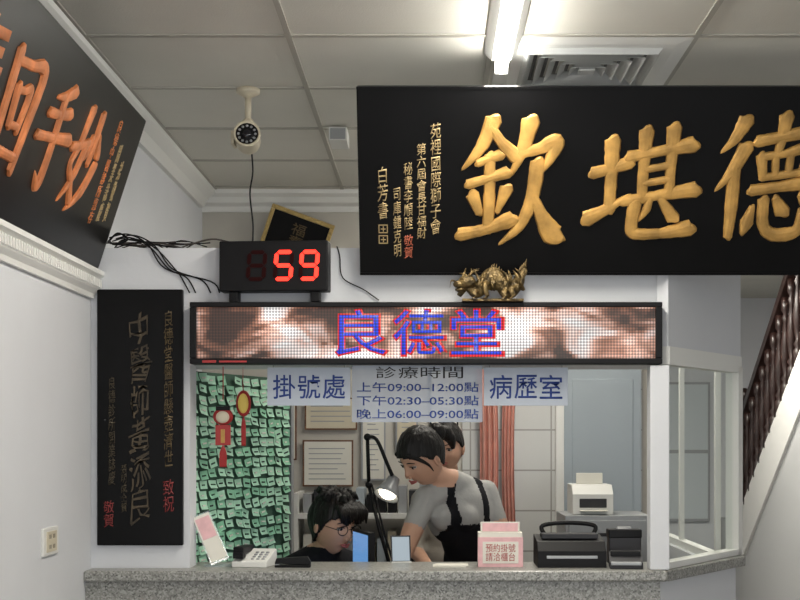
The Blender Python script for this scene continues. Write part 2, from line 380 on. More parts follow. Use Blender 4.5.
# ---------------- big plaque (right) ----------------
a=R(22.5)
g=G('carved_honour_plaque',(-.23,4.44,2.093),Matrix.Rotation(a,4,'X'))
MB().box(0,2.27,0,.03,0,.605,LACQ).done('board',g,.004)
b=MB()
b.box(0,2.27,-.004,0,0,.008,LACQ).box(0,2.27,-.004,0,.597,.605,LACQ); b.done('rim',g)
for ch,x0,x1,z0,z1 in [('欽',.325,.655,.10,.50),('堪',.745,1.065,.125,.465),('德',1.15,1.47,.12,.50)]:
    brush('character_'+ch,ch,(x0,x1,z0,z1),GOLD,g)
tx('character_醫','醫',(1.55,1.88,.10,.49),.001,GOLD,g,.014,offset=.01,shear=.16,warp=.03)
def col(g,name,s,xc,w,zt,zb,m,sh=.12,y=.001,e=.003,off=.002,warp=.06):
    tx(name,'\n'.join(s),(xc-w/2,xc+w/2,zb,zt),y,m,g,e,offset=off,shear=sh,space=.98,warp=warp)
col(g,'dedication_1','苑裡國際獅子會',.248,.034,.495,.135,GOLDS)
col(g,'dedication_2','第六屆會長甘福財',.203,.031,.43,.12,GOLDS)
col(g,'dedication_3','秘書李順陸',.160,.029,.37,.15,GOLDS)
col(g,'dedication_3b','敬賀',.160,.030,.135,.055,mat('red_gold',(.40,.10,.05),.5))
col(g,'dedication_4','司庫鍾克明',.124,.026,.29,.06,GOLDS)
col(g,'signature','白芳書',.078,.034,.355,.185,GOLDS)
b=MB()
for k,z in enumerate((.105,.14)):
    for q in((.063,.093,z,z+.003),(.063,.093,z+.025,z+.028),(.063,.066,z,z+.028),(.090,.093,z,z+.028),(.07,.086,z+.012,z+.015),(.077,.080,z+.005,z+.022)): b.box(q[0],q[1],-.002,.001,q[2],q[3],GOLDS)
b.done('seals',g)
# ---------------- left wall plaque ----------------
g=G('carved_wall_plaque',(-1.105,4.49,2.112),Matrix.Rotation(R(90),4,'Z')@Matrix.Rotation(R(18),4,'X'))
MB().box(-1.95,0,0,.028,0,.525,LACQ).done('board',g,.004)
for ch,xc in [('妙',-.53),('手',-.84),('回',-1.15)]:
    brush('character_'+ch,ch,(xc-.125,xc+.125,.12,.42),GOLDO,g,1.15,.008)
tx('character_春','春',(-1.59,-1.34,.12,.42),.001,GOLDO,g,.012,offset=.01,shear=.1)
col(g,'dedication_1','良德中醫診所惠存',-.27,.045,.46,.12,GOLDO)
col(g,'dedication_2','開業誌慶',-.19,.035,.40,.14,GOLDS)
col(g,'dedication_3','弟敬賀',-.12,.035,.36,.15,GOLDS)
# ---------------- vertical plaque ----------------
DG=mat('dim_gold',(.13,.088,.035),.55,.2,var=.5,vscale=20); DG2=mat('dim_gold_dark',(.07,.052,.027),.55,.2,var=.5,vscale=20)
g=G('carved_vertical_plaque',(-1.105,4.477,1.200))
MB().box(0,.285,0,.0225,0,.85,LACQ).done('board',g,.004)
col(g,'main_text','中醫師黃添良',.145,.078,.775,.065,DULL,sh=.25,off=0,e=.005,warp=.2)
col(g,'right_text','良德堂醫師懸壺濟世',.238,.032,.78,.26,DG,warp=.1)
col(g,'right_red','致祝',.238,.036,.22,.11,REDD)
col(g,'left_text','良德診所開業誌慶',.050,.024,.56,.20,DG2,warp=.1)
col(g,'left_text_2','張明成仝賀',.090,.020,.27,.11,DG2,warp=.1)
col(g,'left_red','敬賀',.040,.034,.15,.06,REDD)

# ---------------- hanging signs ----------------
def hs(name,x0,x1,z0,z1):
    g=G(name,(0,4.52,0)); MB().box(x0,x1,0,.005,z0,z1,SIGNW).done('panel',g,.001)
    MB().cyl((x0+.02,.002,z1-.002),(x0+.02,.002,1.802),.0015,GREY).cyl((x1-.02,.002,z1-.002),(x1-.02,.002,1.802),.0015,GREY).done('hanging_wires',g)
    return g
def chars(g,s,x0,x1,z0,z1,m,off=.006):
    n=len(s); w=(x1-x0)/n
    for i,ch in enumerate(s): tx('char_%d'%i,ch,(x0+i*w+.004,x0+(i+1)*w-.004,z0,z1),0,m,g,.001,offset=off)
g=hs('registration_sign',-.545,-.267,1.665,1.793)
chars(g,'掛號處',-.53,-.28,1.688,1.768,BLUE)
g=hs('records_room_sign',.180,.462,1.665,1.793)
chars(g,'病歷室',.195,.447,1.688,1.768,BLUE)
g=G('clinic_hours_sign',(0,4.53,0)); MB().box(-.262,.176,0,.004,1.61,1.80,ACR).done('panel',g)
chars(g,'診療時間',-.185,.115,1.757,1.796,BLACK,0)
for i,s in enumerate(['上午09:00–12:00點','下午02:30–05:30點','晚上06:00–09:00點']):
    tx('row_%d'%i,s,(-.245,.163,1.711-i*.045,1.744-i*.045),0,BLUE,g,.001,offset=.006)

# ---------------- security camera ----------------
g=G('security_camera',(-.636,4.72,0))
b=MB(); b.lathe([(.03,CH),(.042,CH-.004),(.042,CH-.018),(.018,CH-.03),(.012,CH-.034)],IVORY)
b.cyl((0,0,CH-.03),(0,0,2.655),.0115,IVORY).sph((0,0,2.655),.022,IVORY); b.done('ceiling_mount',g)
b=MB()
Mx=Matrix.Translation((.002,-.02,2.595))@Matrix.Rotation(R(80),4,'X')@Matrix.Rotation(R(4),4,'Y')
b.lathe([(.03,-.04),(.040,-.036),(.044,-.015),(.044,.04),(.047,.045),(.047,.058),(.040,.059),(.039,.048)],IVORY,Mx)
b.lathe([(.0391,.046),(.039,.054)],BLACK,Mx)
b.sph((0,0,.053),(.017,.017,.01),mat('lens',(.01,.01,.015),.05),Mx)
for i in range(12):
    q=2*math.pi*i/12; b.sph((.029*math.cos(q),.029*math.sin(q),.054),(.005,.005,.003),GREY,Mx,10,6)
b.tube([(0,0,2.66),(.0,.02,2.64),(0,0,2.615)],.014,IVORY)
b.box(-.053,-.043,-.05,.03,2.575,2.62,IVORY); b.done('camera_body',g)
MB().tube([(0.005,.03,2.60),(.01,.05,2.5),(.0,.05,2.42),(.015,.02,2.3),(.02,-.05,2.19)],.003,BLACK).done('cable',g)
g=G('ceiling_speaker',(-.36,5.35,CH)); b=MB(); b.box(-.035,.035,-.08,.08,-.06,-.007,WHITE).box(-.03,.03,-.082,-.08,-.055,-.012,GREY); b.done('body',g,.006)

# ---------------- ceiling vent ----------------
g=G('ceiling_air_vent',(.51,4.405,CH-.0005))
b=MB()
M4=mat('vent_grey',(.50,.51,.50),.5,.1); VD=mat('vent_dark',(.09,.09,.09),.7)
def ring(b,r0,r1,z0,z1,m):
    vs=[(-r0,-r0,z0),(r0,-r0,z0),(r0,r0,z0),(-r0,r0,z0),(-r1,-r1,z1),(r1,-r1,z1),(r1,r1,z1),(-r1,r1,z1)]
    b.faces(vs,[(0,1,5,4),(1,2,6,5),(2,3,7,6),(3,0,4,7)],m)
ring(b,.298,.25,-.004,-.012,WHITE); ring(b,.25,.215,-.012,-.012,WHITE); ring(b,.215,.2,-.012,-.03,M4)
for k in range(5):
    r=.205-.037*k; ring(b,r,r-.026,-.030,-.008,M4); ring(b,r-.026,r-.037,-.0079,-.0081,VD)
b.box(-.025,.025,-.025,.025,-.03,-.02,M4)
b.done('louvre',g)
# ---------------- fluorescent fixtures ----------------
def tube_fix(x,y0,y1,pw):
    g=G('fluorescent_ceiling_lamp',(x,(y0+y1)/2,CH)); h=(y1-y0)/2
    b=MB(); b.prism([(-.055,-.006),(-.03,-.032),(.03,-.032),(.055,-.006)],-h,h,WHITE,'y')
    b.box(-.02,.02,-h,-h+.012,-.075,-.03,WHITE).box(-.02,.02,h-.012,h,-.075,-.03,WHITE); b.done('housing',g)
    MB().cyl((0,-h+.012,-.056),(0,h-.012,-.056),.019,TUBE).done('tube',g)
    l=bpy.data.lights.new('lamp_light','AREA'); l.shape='RECTANGLE'; l.size=.10; l.size_y=2*h; l.energy=pw; l.color=(1,.94,.83)
    o=bpy.data.objects.new('lamp_light',l); S.collection.objects.link(o); o.parent=g; o.location=(0,0,-.085)
tube_fix(.225,3.05,4.27,22)
tube_fix(.225,.6,1.8,28)  # out-of-view tube added to brighten the front of the room
tube_fix(.45,5.2,6.2,14)  # added tube, hidden behind the plaque, to light the clinic interior
tube_fix(1.9,8.2,9.4,36)  # hall tube put in only to light the hall
l=bpy.data.lights.new('storefront_fill','AREA'); l.shape='RECTANGLE'; l.size=4; l.size_y=2.2; l.energy=56; l.color=(.93,.96,1)  # unseen area lamp added as front fill, standing in for storefront daylight
o=bpy.data.objects.new('storefront_fill',l); S.collection.objects.link(o); o.location=(1.0,-2.3,1.3); o.rotation_euler=(R(90),0,0)

# ---------------- dragon ----------------
g=G('gold_dragon_figurine',(.205,4.415,2.003))
b=MB()
pts=[(-.11,.01,.02),(-.085,.0,.05),(-.055,.0,.03),(-.03,0,.055),(0,0,.085),(.03,0,.06),(.05,0,.03),(.075,0,.05),(.085,0,.075),(.105,0,.10),(.09,0,.112)]
b.tube(pts,[.008,.014,.020,.026,.028,.027,.024,.021,.016,.009,.002],BRONZE,14)
P,_=catmull(pts,4)
for p in P[4:-4]:
    b.cyl(p+Vector((0,0,.014)),p+Vector((.006,0,.040)),.007,BRONZE,.0005,6)
b.sph((-.085,-.02,.062),(.030,.022,.021),BRONZE); b.sph((-.112,-.022,.054),(.018,.016,.013),BRONZE); b.sph((-.108,-.02,.036),(.016,.012,.007),BRONZE)
for s in(-1,1):
    b.tube([(-.08,-.02+.01*s,.075),(-.065,-.02+.016*s,.095),(-.045,-.02+.02*s,.102)],[.005,.004,.001],BRONZE,8)
    b.tube([(-.115,-.03+.008*s,.058),(-.135,-.03+.015*s,.065),(-.14,-.03+.02*s,.045)],[.002,.0015,.0006],BRONZE,6)
    b.sph((-.098,-.022+.014*s,.07),.005,BRONZE)
for x,z in((-.05,.035),(-.015,.06),(.045,.035),(.07,.045)):
    b.tube([(x,-.012,z),(x-.012,-.035,z-.012),(x-.004,-.04,.012)],[.012,.010,.007],BRONZE,8)
    for k in(-1,0,1): b.tube([(x-.004,-.04,.012),(x-.018,-.048+k*.007,.005)],[.004,.001],BRONZE,6)
random.seed(5)
for k in range(22):
    t=k/21; x=-.1+.2*t; b.tube([(x,0,.04),(x+random.uniform(-.01,.01),-.025,.05+random.random()*.03),(x+random.uniform(-.02,.02),-.012,.075+random.random()*.035)],[.007,.006,.001],BRONZE,6)
b.box(-.10,.10,-.025,.06,0,.007,BRONZE)
b.done('dragon',g)

# ---------------- cables ----------------
g=G('cable_bundle',(-.9,4.6,2.19))
b=MB(); random.seed(9)
for i in range(8):
    p=[(-.19+random.uniform(0,.05),random.uniform(-.07,.05),.006+random.random()*.03)]
    for k in range(4): p.append((p[-1][0]+random.uniform(.05,.09),random.uniform(-.09,.03),random.uniform(.004,.035)))
    b.tube(p,random.choice([.0022,.003]),random.choice([BLACK,BROWNC,BLACK]),8)
for dx,dz,en in((0,0,.12),(.012,.008,.17),(-.01,.012,.2),(.02,-.005,.10)):
    b.tube([(-.17+dx,-.05,.03+dz),(-.10+dx,-.095,.035+dz),(-.03+dx,-.106,.0+dz),(.03+dx,-.106,-.07),(en-.03,-.106,-.10-dz),(en,-.106,-.15)],.0024,BLACK,8)
b.tube([(-.19,-.03,.03),(-.15,-.06,.055),(-.11,-.09,.03),(-.15,-.1,.012),(-.18,-.06,.03)],.0035,BLACK,8)
b.tube([(.30,-.02,.006),(.18,-.06,.035),(.1,-.09,.015),(.02,-.05,.02)],.003,BROWNC,8)
b.tube([(.59,-.1,.006),(.60,-.109,-.03),(.61,-.109,-.10),(.68,-.109,-.14),(.73,-.109,-.175)],.002,BLACK,8)
b.done('cables',g)

g=G('gold_framed_plaque',(-.65,6.585,2.545),Matrix.Rotation(R(14),4,'X')@Matrix.Rotation(R(20),4,'Y'))
FR=mat('gilt_frame',(.5,.36,.14),.4,.6,bump=1,bscale=60)
b=MB(); b.box(-.15,.15,0,.02,-.10,.10,LACQ)
for q in((-.16,.16,-.012,.02,-.11,-.09),(-.16,.16,-.012,.02,.09,.11),(-.16,-.14,-.012,.02,-.09,.09),(.14,.16,-.012,.02,-.09,.09)): b.box(*q,FR)
b.done('frame',g,.004)
tx('text','福\n壽',(-.035,.035,-.06,.06),-.001,DG,g,.003)

# ---------------- wall outlet ----------------
g=G('wall_outlet',(-1.13,4.0,1.25),Matrix.Rotation(R(90),4,'Z'))
b=MB(); b.box(-.08,.08,-.008,.002,-.042,.042,WHITE); b.done('plate',g,.004)
b=MB(); b.box(-.05,.05,-.011,-.008,-.03,.03,IVORY)
for x in(-.028,.012):
    for z in(-.015,.015): b.box(x,x+.004,-.0115,-.011,z-.006,z+.006,BLACK).box(x+.012,x+.016,-.0115,-.011,z-.006,z+.006,BLACK)
b.done('socket',g)

# ---------------- green slip rack ----------------
p0=Vector((-.84,4.66,0)); p1=Vector((-.56,5.32,0)); d=(p1-p0); W=d.length; an=math.atan2(d.y,d.x)
g=G('patient_slip_board',(p0.x,p0.y,0),Matrix.Rotation(an,4,'Z'))
b=MB(); b.box(-.01,W+.01,.0,.02,.85,1.79,GBOARD).box(-.02,-.01,-.01,.03,0,1.79,GREY).box(W+.01,W+.03,-.01,.03,0,1.79,GREY); b.done('board',g)
b=MB(); random.seed(11)
for r_ in range(24):
    for c in range(12):
        if random.random()<.04: continue
        x=.032+c*(W-.05)/11.2+random.uniform(-.004,.004); z=1.782-r_*.0375+random.uniform(-.004,.004)
        w=random.uniform(.046,.054); h=random.uniform(.026,.034); rot=random.gauss(0,.11); m=GREEN2 if random.random()<.62 else GREEN
        MM=Matrix.Translation((x,-.004-random.random()*.006,z))@Matrix.Rotation(rot,4,'Y')
        cu=random.uniform(.004,.014)
        vs=[];n=4
        for k in range(n+1):
            t=k/n; vs+= [(-w/2,-cu*t*t,-h*t),(w/2,-cu*t*t*.8,-h*t)]
        b.faces(vs,[(2*k,2*k+1,2*k+3,2*k+2) for k in range(n)],m,True,MM)
        b.box(-w*.32,w*random.uniform(0,.3),-cu*.35-.003,-cu*.3-.002,-h*.62,-h*.45,random.choice([PAPER,PAPER,DARK,GBOARD]),MM)
b.done('slips',g)
g=G('red_lucky_charm',(0,4.60,0))
b=MB()
def charm(b,x,zt,s,y=0):
    b.tube([(x,y,zt+.3*s),(x,y,zt+.05*s)],.002,REDP,6,interp=False)
    b.sph((x,y,zt),(.030*s,.014*s,.026*s),REDP); b.sph((x,y-.010*s,zt-.002),(.020*s,.008*s,.018*s),IVORY); b.box(x-.02*s,x+.02*s,y-.012,y+.01,zt+.018*s,zt+.03*s,BLACK)
    b.box(x-.022*s,x+.022*s,y-.006,y+.006,zt-.085*s,zt-.025*s,REDP); b.box(x-.006*s,x+.006*s,y-.008,y-.006,zt-.078*s,zt-.038*s,GOLD)
    for k in range(7): b.tube([(x,y,zt-.085*s),(x+(k-3)*.003*s,y,zt-.11*s),(x+(k-3)*.003*s,y,zt-.15*s)],.0018*s,REDP,6)
charm(b,-.705,1.63,1.15)
b.cyl((-.705,0,1.76),(-.705,0,1.802),.001,REDP); b.cyl((-.64,.02,1.70),(-.64,.02,1.802),.001,REDP)
b.sph((-.638,.02,1.675),(.026,.014,.045),REDP); b.sph((-.638,.010,1.675),(.018,.010,.034),YEL)
for k in range(5): b.tube([(-.638,.02,1.63),(-.638+(k-2)*.003,.02,1.60),(-.638+(k-2)*.003,.02,1.53)],.0018,REDP,6)
b.done('charms',g)

# ---------------- interior back wall ----------------
g=G('wall_certificates',(0,6.69,0))
b=MB()
for x0,x1,z0,z1,m,fm in [(-.63,-.38,1.32,1.55,PAPER,WOOD),(-.62,-.36,1.60,1.76,YEL,WOOD),(-.34,-.22,1.35,1.72,PAPER,GREY),(.0,.14,1.62,1.9,PAPER,BLACK),(-.80,-.66,1.45,1.8,PAPER,WOOD),(-.17,-.06,1.50,1.68,YEL,GREY)]:
    b.box(x0,x1,-.012,0,z0,z1,fm); b.box(x0+.008,x1-.008,-.0135,-.012,z0+.008,z1-.008,m if m!=YEL else IVORY)
    n=int((z1-z0)/.025)
    for k in range(1,n-1):
        b.box(x0+.03,x1-.03-random.random()*.05*(x1-x0)/.25,-.0142,-.0135,z1-.02-k*.025,z1-.015-k*.025,GREY)
b.done('frames',g)
MB().box(.16,1.05,6.684,6.699,0,2.2,TI).done('trim_tiles')
g=G('pink_curtain',(.34,6.60,0))
b=MB()
for sgn,(x0,x1) in enumerate([(-.11,-.02),(.025,.085)]):
    vs=[];n=30;rows=8
    for r_ in range(rows+1):
        t=r_/rows; z=1.95-t*.8
        for k in range(n+1):
            u=k/n; x=x0+(x1-x0)*u; x+=(.015*math.sin(t*2.6)*(1 if sgn==0 else -1))
            vs.append((x,.022*math.sin(u*math.pi*7+t*.6),z))
    b.faces(vs,[(r_*(n+1)+k,r_*(n+1)+k+1,(r_+1)*(n+1)+k+1,(r_+1)*(n+1)+k) for r_ in range(rows) for k in range(n)],PINK,True)
b.cyl((-.2,0,1.96),(.2,0,1.96),.01,GREY); b.cyl((-.19,0,1.96),(-.19,.09,1.96),.008,GREY); b.cyl((.19,0,1.96),(.19,.09,1.96),.008,GREY)
b.done('curtain',g)
g=G('door_1',(0,6.68,0))
DB=mat('door_blue_grey',(.36,.41,.45),.5)
b=MB(); b.box(.66,1.04,-.03,.0,0,2.0,DB).box(.62,.66,-.04,.0,0,2.04,TRIM).box(.62,1.045,-.04,.0,2.0,2.04,TRIM)
b.box(.70,1.0,-.036,-.03,.2,.9,TRIM).box(.70,1.0,-.036,-.03,1.05,1.85,DB); b.sph((.69,-.05,1.0),.02,GREY); b.done('leaf',g,.003)
g=G('filing_cabinet',(.78,6.1,0))
b=MB(); b.box(-.19,.19,-.2,.2,0.02,1.22,GREY)
for k in range(4):
    z=.06+k*.29; b.box(-.175,.175,-.212,-.2,z,z+.27,GREY); b.box(-.05,.05,-.225,-.212,z+.2,z+.215,DARK)
b.box(-.18,.18,-.19,.19,0,.02,BLACK); b.done('body',g,.004)
g=G('office_printer',(.72,6.08,1.221))
b=MB(); b.prism([(-.12,0),(-.12,.09),(-.07,.13),(.12,.13),(.12,0)],-.09,.09,WHITE,'x'); b.box(-.06,.06,-.125,-.119,.03,.07,DARK); b.box(-.06,.06,-.17,-.11,.015,.02,PAPER)
b.box(-.06,.06,.02,.028,.13,.18,PAPER); b.done('body',g,.006)

g=G('office_desk',(0,0,0))
b=MB(); b.box(-.48,.98,4.76,5.12,.73,.76,WOOD)
for x in(-.45,.93):
    for y in(4.79,5.07): b.box(x-.02,x+.02,y-.02,y+.02,0,.73,WOOD)
b.box(-.45,.93,4.77,4.79,.45,.73,WOOD); b.done('desk',g,.003)
g=G('computer_monitor',(-.245,4.98,.761),Matrix.Rotation(R(-74),4,'Z'))
b=MB(); b.box(-.13,.13,-.012,.012,.14,.455,BLACK); b.box(-.12,.12,-.0135,-.012,.15,.445,SCREEN); b.cyl((0,.02,.0),(0,.02,.25),.014,BLACK); b.box(-.08,.08,-.05,.07,0,.01,BLACK); b.done('monitor',g,.003)
g=G('card_display',(-.10,4.70,1.1232),Matrix.Rotation(R(10),4,'Z'))
g2=Matrix.Rotation(R(-12),4,'X')
b=MB(); b.box(-.035,.035,-.01,.03,0,.004,WHITE); b.box(-.035,.035,0,.005,.0,.095,DARK,g2); b.box(-.03,.03,-.001,0,.006,.09,SCREENW,g2); b.done('card',g)
g=G('desk_lamp',(-.06,5.03,.761))
b=MB(); b.lathe([(.06,0),(.06,.012),(.02,.02),(.012,.025)],BLACK)
b.tube([(0,0,.02),(-.13,.05,.45),(-.17,.05,.62)],.007,BLACK,10,interp=False); b.tube([(.015,0,.02),(-.115,.05,.45),(-.158,.05,.62)],.004,BLACK,8,interp=False)
b.sph((-.17,.05,.62),.014,BLACK); b.tube([(-.17,.05,.62),(-.175,.04,.80)],.007,BLACK,10,interp=False); b.sph((-.175,.04,.80),.014,BLACK)
b.tube([(-.175,.04,.80),(-.14,.03,.79),(-.10,.02,.70),(-.08,.0,.655)],.007,BLACK,10)
MM=Matrix.Translation((-.09,0,.61))@Matrix.Rotation(R(-30),4,'X')@Matrix.Rotation(R(20),4,'Y')
b.lathe([(.012,.05),(.022,.045),(.026,.02),(.045,-.02),(.05,-.035),(.046,-.035),(.024,.015)],GREY,MM)
b.sph((0,0,-.020),(.034,.034,.024),LAMPG,MM)
b.done('lamp',g)

# ---------------- counter top items ----------------
Z=1.1232
g=G('acrylic_leaflet_stand',(-.715,4.56,Z),Matrix.Rotation(R(12),4,'Z'))
MM=Matrix.Rotation(R(-14),4,'X')@Matrix.Rotation(R(-22),4,'Y')
b=MB(); b.box(-.045,.045,-.02,.05,0,.004,CLEAR); b.box(-.02,.045,.0,.003,.012,.19,CLEAR,MM); b.box(-.016,.041,-.003,-.001,.02,.185,PAPER,MM); b.box(-.012,.037,-.004,-.003,.10,.175,PINKP,MM); b.done('stand',g)
g=G('desk_telephone',(-.595,4.58,Z),Matrix.Rotation(R(-8),4,'Z'))
b=MB(); b.prism([(-.07,0),(-.07,.02),(.06,.055),(.07,.05),(.07,0)],-.06,.06,WHITE,'x'); b.box(-.055,-.02,-.07,.06,.045,.068,BLACK)
b.box(-.055,-.02,-.075,-.035,.03,.05,BLACK); b.box(-.055,-.02,.03,.065,.045,.065,BLACK)
for i in range(3):
    for j in range(4): b.box(.0+i*.018,.012+i*.018,-.05+j*.02,-.037+j*.02,.02,.030+j*.006,GREY)
b.done('telephone',g,.003)
g=G('stapler',(-.46,4.53,Z)); b=MB(); b.box(-.06,.06,-.015,.015,0,.008,BLACK).prism([(-.06,.012),(-.055,.03),(.05,.036),(.06,.02),(.06,.008)],-.013,.013,BLACK,'y').box(-.06,-.045,-.01,.01,.006,.02,GREY); b.done('body',g,.002)
g=G('name_card_box',(.237,4.56,Z))
b=MB(); b.box(-.074,.074,-.02,.06,0,.115,PAPER); b.box(-.076,.076,-.024,-.02,0,.10,PINKP); b.box(-.06,.06,-.0255,-.024,.012,.085,PAPER)
b.box(-.066,.066,.0,.01,.115,.15,PAPER); b.box(-.060,.060,-.001,0,.118,.146,PINKP); b.done('box',g,.002)
tx('text','預約掛號\n請洽櫃台',(-.05,.05,.02,.078),-.0258,REDP,g,.0005)
g=G('receipt_printer',(.48,4.60,Z))
b=MB(); b.prism([(-.09,0),(-.09,.055),(-.05,.085),(.10,.10),(.10,0)],-.12,.11,BLACK,'x'); b.box(-.10,.09,-.02,.06,.092,.108,DARK); b.box(-.09,.08,-.092,-.088,.03,.04,GREY)
b.tube([(-.08,.07,.095),(-.09,.08,.13),(0,.085,.14),(.09,.08,.13),(.08,.07,.095)],.008,BLACK,8); b.done('printer',g,.004)
g=G('card_reader_terminal',(.655,4.52,Z),Matrix.Rotation(R(-6),4,'Z'))
b=MB(); b.prism([(-.06,0),(-.06,.022),(.05,.05),(.05,0)],-.055,.055,DARK,'x'); b.box(-.05,.05,-.065,-.03,.012,.024,GREY)
b.box(-.05,.05,.0,.04,.036,.055,BLACK); b.done('terminal',g,.003)
g=G('cash_tin',(.675,4.665,Z)); b=MB(); b.box(-.06,.05,-.035,.035,0,.115,DARK).box(-.062,.052,-.037,.037,.09,.12,BLACK).cyl((-.03,0,.12),(.02,0,.12),.008,GREY); b.done('tin',g,.004)
g=G('paper_pile',(.07,4.58,Z)); b=MB()
for k in range(4): b.box(-.06+.004*k,.05+.003*k,-.05,.05-.004*k,k*.0015,k*.0015+.0013,PAPER)
b.done('sheets',g)
g=G('office_shelf',(-.3,6.49,0))
b=MB(); b.box(-.32,.32,-.15,.18,0,.04,WHITE)
for z in(.4,.8,1.18): b.box(-.32,.32,-.15,.18,z,z+.025,WHITE)
b.box(-.34,-.32,-.15,.18,0,1.3,WHITE).box(.32,.34,-.15,.18,0,1.3,WHITE)
for k in range(12):
    x=-.3+k*.05; b.box(x,x+.04,-.1,.12,1.205,1.205+random.uniform(.08,.14),random.choice([PAPER,DB,IVORY,GREY,BLACK,DARK]))
for k in range(12):
    x=-.3+k*.05; b.box(x,x+.04,-.1,.12,.825,.825+random.uniform(.2,.3),random.choice([PAPER,DB,IVORY,GREY,BLACK]))
b.done('shelf',g)

# ---------------- hall ----------------
g=G('staircase')
b=MB(); run=.25; rise=.1725; y=10.6; z=.88
SG=mat('stair_plaster',(.56,.57,.57),.6); TR=mat('tread',(.3,.28,.26),.4)
b.box(2.5,3.49,10.6,11.69,0,.88,SG)
while z<CH-.25:
    z+=rise; b.box(2.5,3.49,y-run,y,max(0,z-rise-.22),z,SG); b.box(2.47,3.49,y-run-.02,y,z-.03,z,TR); y-=run
ye=y; ze=z
b.prism([(10.6,.60),(10.6,1.02),(ye,ze+.08),(ye,ze-.30)],2.44,2.5,TRIM,'x')
b.prism([(10.6,0),(10.6,.60),(ye,ze-.30),(ye,0)],2.46,2.5,SG,'x')
b.done('steps_and_stringer',g)
b=MB()
def bal(b,x,y,z,h,s=1.15):
    M=Matrix.Translation((x,y,z))
    pr=[(.03,0),(.03,.12),(.018,.14),(.028,.17),(.014,.20),(.026,.3),(.032,.38),(.022,.5),(.014,.6),(.024,.64),(.014,.67),(.026,.70),(.026,h)]
    b.lathe([(r*s,zz*h/.8 if zz!=h else h) for r,zz in pr],DWOOD,M,12)
yy=10.5
while yy>ye+.1:
    zz=.88+(10.6-yy)*rise/run+.10
    bal(b,2.47,yy,zz,.72); yy-=.16
b.done('balusters',g)
b=MB(); b.box(2.41,2.53,10.56,10.68,.88,1.86,DWOOD); b.sph((2.47,10.62,1.9),(.06,.06,.06),DWOOD)
b.prism([(10.6,1.68),(10.6,1.76),(ye,.88+(10.6-ye)*rise/run+.90),(ye,.88+(10.6-ye)*rise/run+.82)],2.43,2.51,DWOOD,'x'); b.done('handrail',g,.004)
g=G('display_cabinet',(1.50,11.5,0))
b=MB(); b.box(-.28,.28,-.15,.18,0,1.9,DARK)
for k in range(4): b.box(-.24,.24,-.16,-.15,.08+k*.46,.48+k*.46,DB).box(-.26,.26,-.17,-.15,.04+k*.46,.07+k*.46,GREY)
b.done('cabinet',g,.005)
g=G('framed_notice',(2.55,11.69,2.42)); b=MB(); b.box(-.14,.12,-.02,0,-.14,.14,BLACK).box(-.12,.10,-.022,-.02,-.12,.12,PAPER); b.done('frame',g)
g=G('window_2',(2.2,11.69,1.45)); FP=mat('frosted_pane',(.58,.63,.66),.3); b=MB(); b.box(-.26,.22,-.03,0,-.6,.6,GREY).box(-.24,.20,-.032,-.03,-.58,-.015,FP).box(-.24,.20,-.032,-.03,.015,.58,FP); b.done('window',g)

# ---------------- people ----------------
def capsule(bm_,p0,r0,p1,r1):
    b=bm_; b.sph(p0,r0,SKIN,seg=20,rings=12); b.sph(p1,r1,SKIN,seg=20,rings=12); b.cyl(p0,p1,r0,SKIN,r1,20)
def remesh(b,name,parent,vox,smooth,assign,mats):
    for m in mats: b.mi(m)
    o=b.done(name,None)
    r=o.modifiers.new('r','REMESH'); r.mode='VOXEL'; r.voxel_size=vox; r.use_smooth_shade=True
    s=o.modifiers.new('s','SMOOTH'); s.iterations=smooth; s.factor=.5
    bpy.context.view_layer.update(); dg=bpy.context.evaluated_depsgraph_get()
    me=bpy.data.meshes.new_from_object(o.evaluated_get(dg)); bpy.data.objects.remove(o)
    me.materials.clear()
    for m in mats: me.materials.append(m)
    for p in me.polygons: p.material_index=assign(p.center) if assign else 0; p.use_smooth=True
    o=bpy.data.objects.new(name,me); S.collection.objects.link(o); o.parent=parent; return o
def hand(name,parent,wrist,direction,side,skin):
    dz=Vector(direction).normalized(); up=Vector((0,0,1)); rt=dz.cross(up).normalized(); up=rt.cross(dz)
    M=Matrix.Translation(wrist)@Matrix((rt,dz,up)).transposed().to_4x4()
    b=MB()
    def P(x,y,z): return M@Vector((x,y,z))
    b2=[((-.028,.045,0),(-.030,.082,.0)),((-.010,.045,0),(-.010,.09,.002)),((.010,.045,0),(.011,.088,.002)),((.028,.04,0),(.030,.078,0))]
    capsule(b,P(0,0,0),.021,P(0,.03,0),.022)
    for (x0,y0,z0),(x1,y1,z1) in b2: capsule(b,P(x0*.5,.01,0),.015,P(x1,y1-.005,z1),.0105)
    for i,((_,_,_),(x1,y1,z1)) in enumerate(b2):
        Lf=[.032,.042,.046,.04][i] if side>0 else [.04,.046,.042,.032][i]
        capsule(b,P(x1,y1,z1),.0088,P(x1*1.08,y1+Lf*.6,z1-.004),.0080); capsule(b,P(x1*1.08,y1+Lf*.6,z1-.004),.0078,P(x1*1.1,y1+Lf*1.3,z1-.018),.0066)
    s=side
    capsule(b,P(.018*s,.02,0),.014,P(.042*s,.05,-.006),.011); capsule(b,P(.042*s,.05,-.006),.010,P(.052*s,.082,-.012),.0078)
    return remesh(b,name,parent,.0035,3,None,[skin])

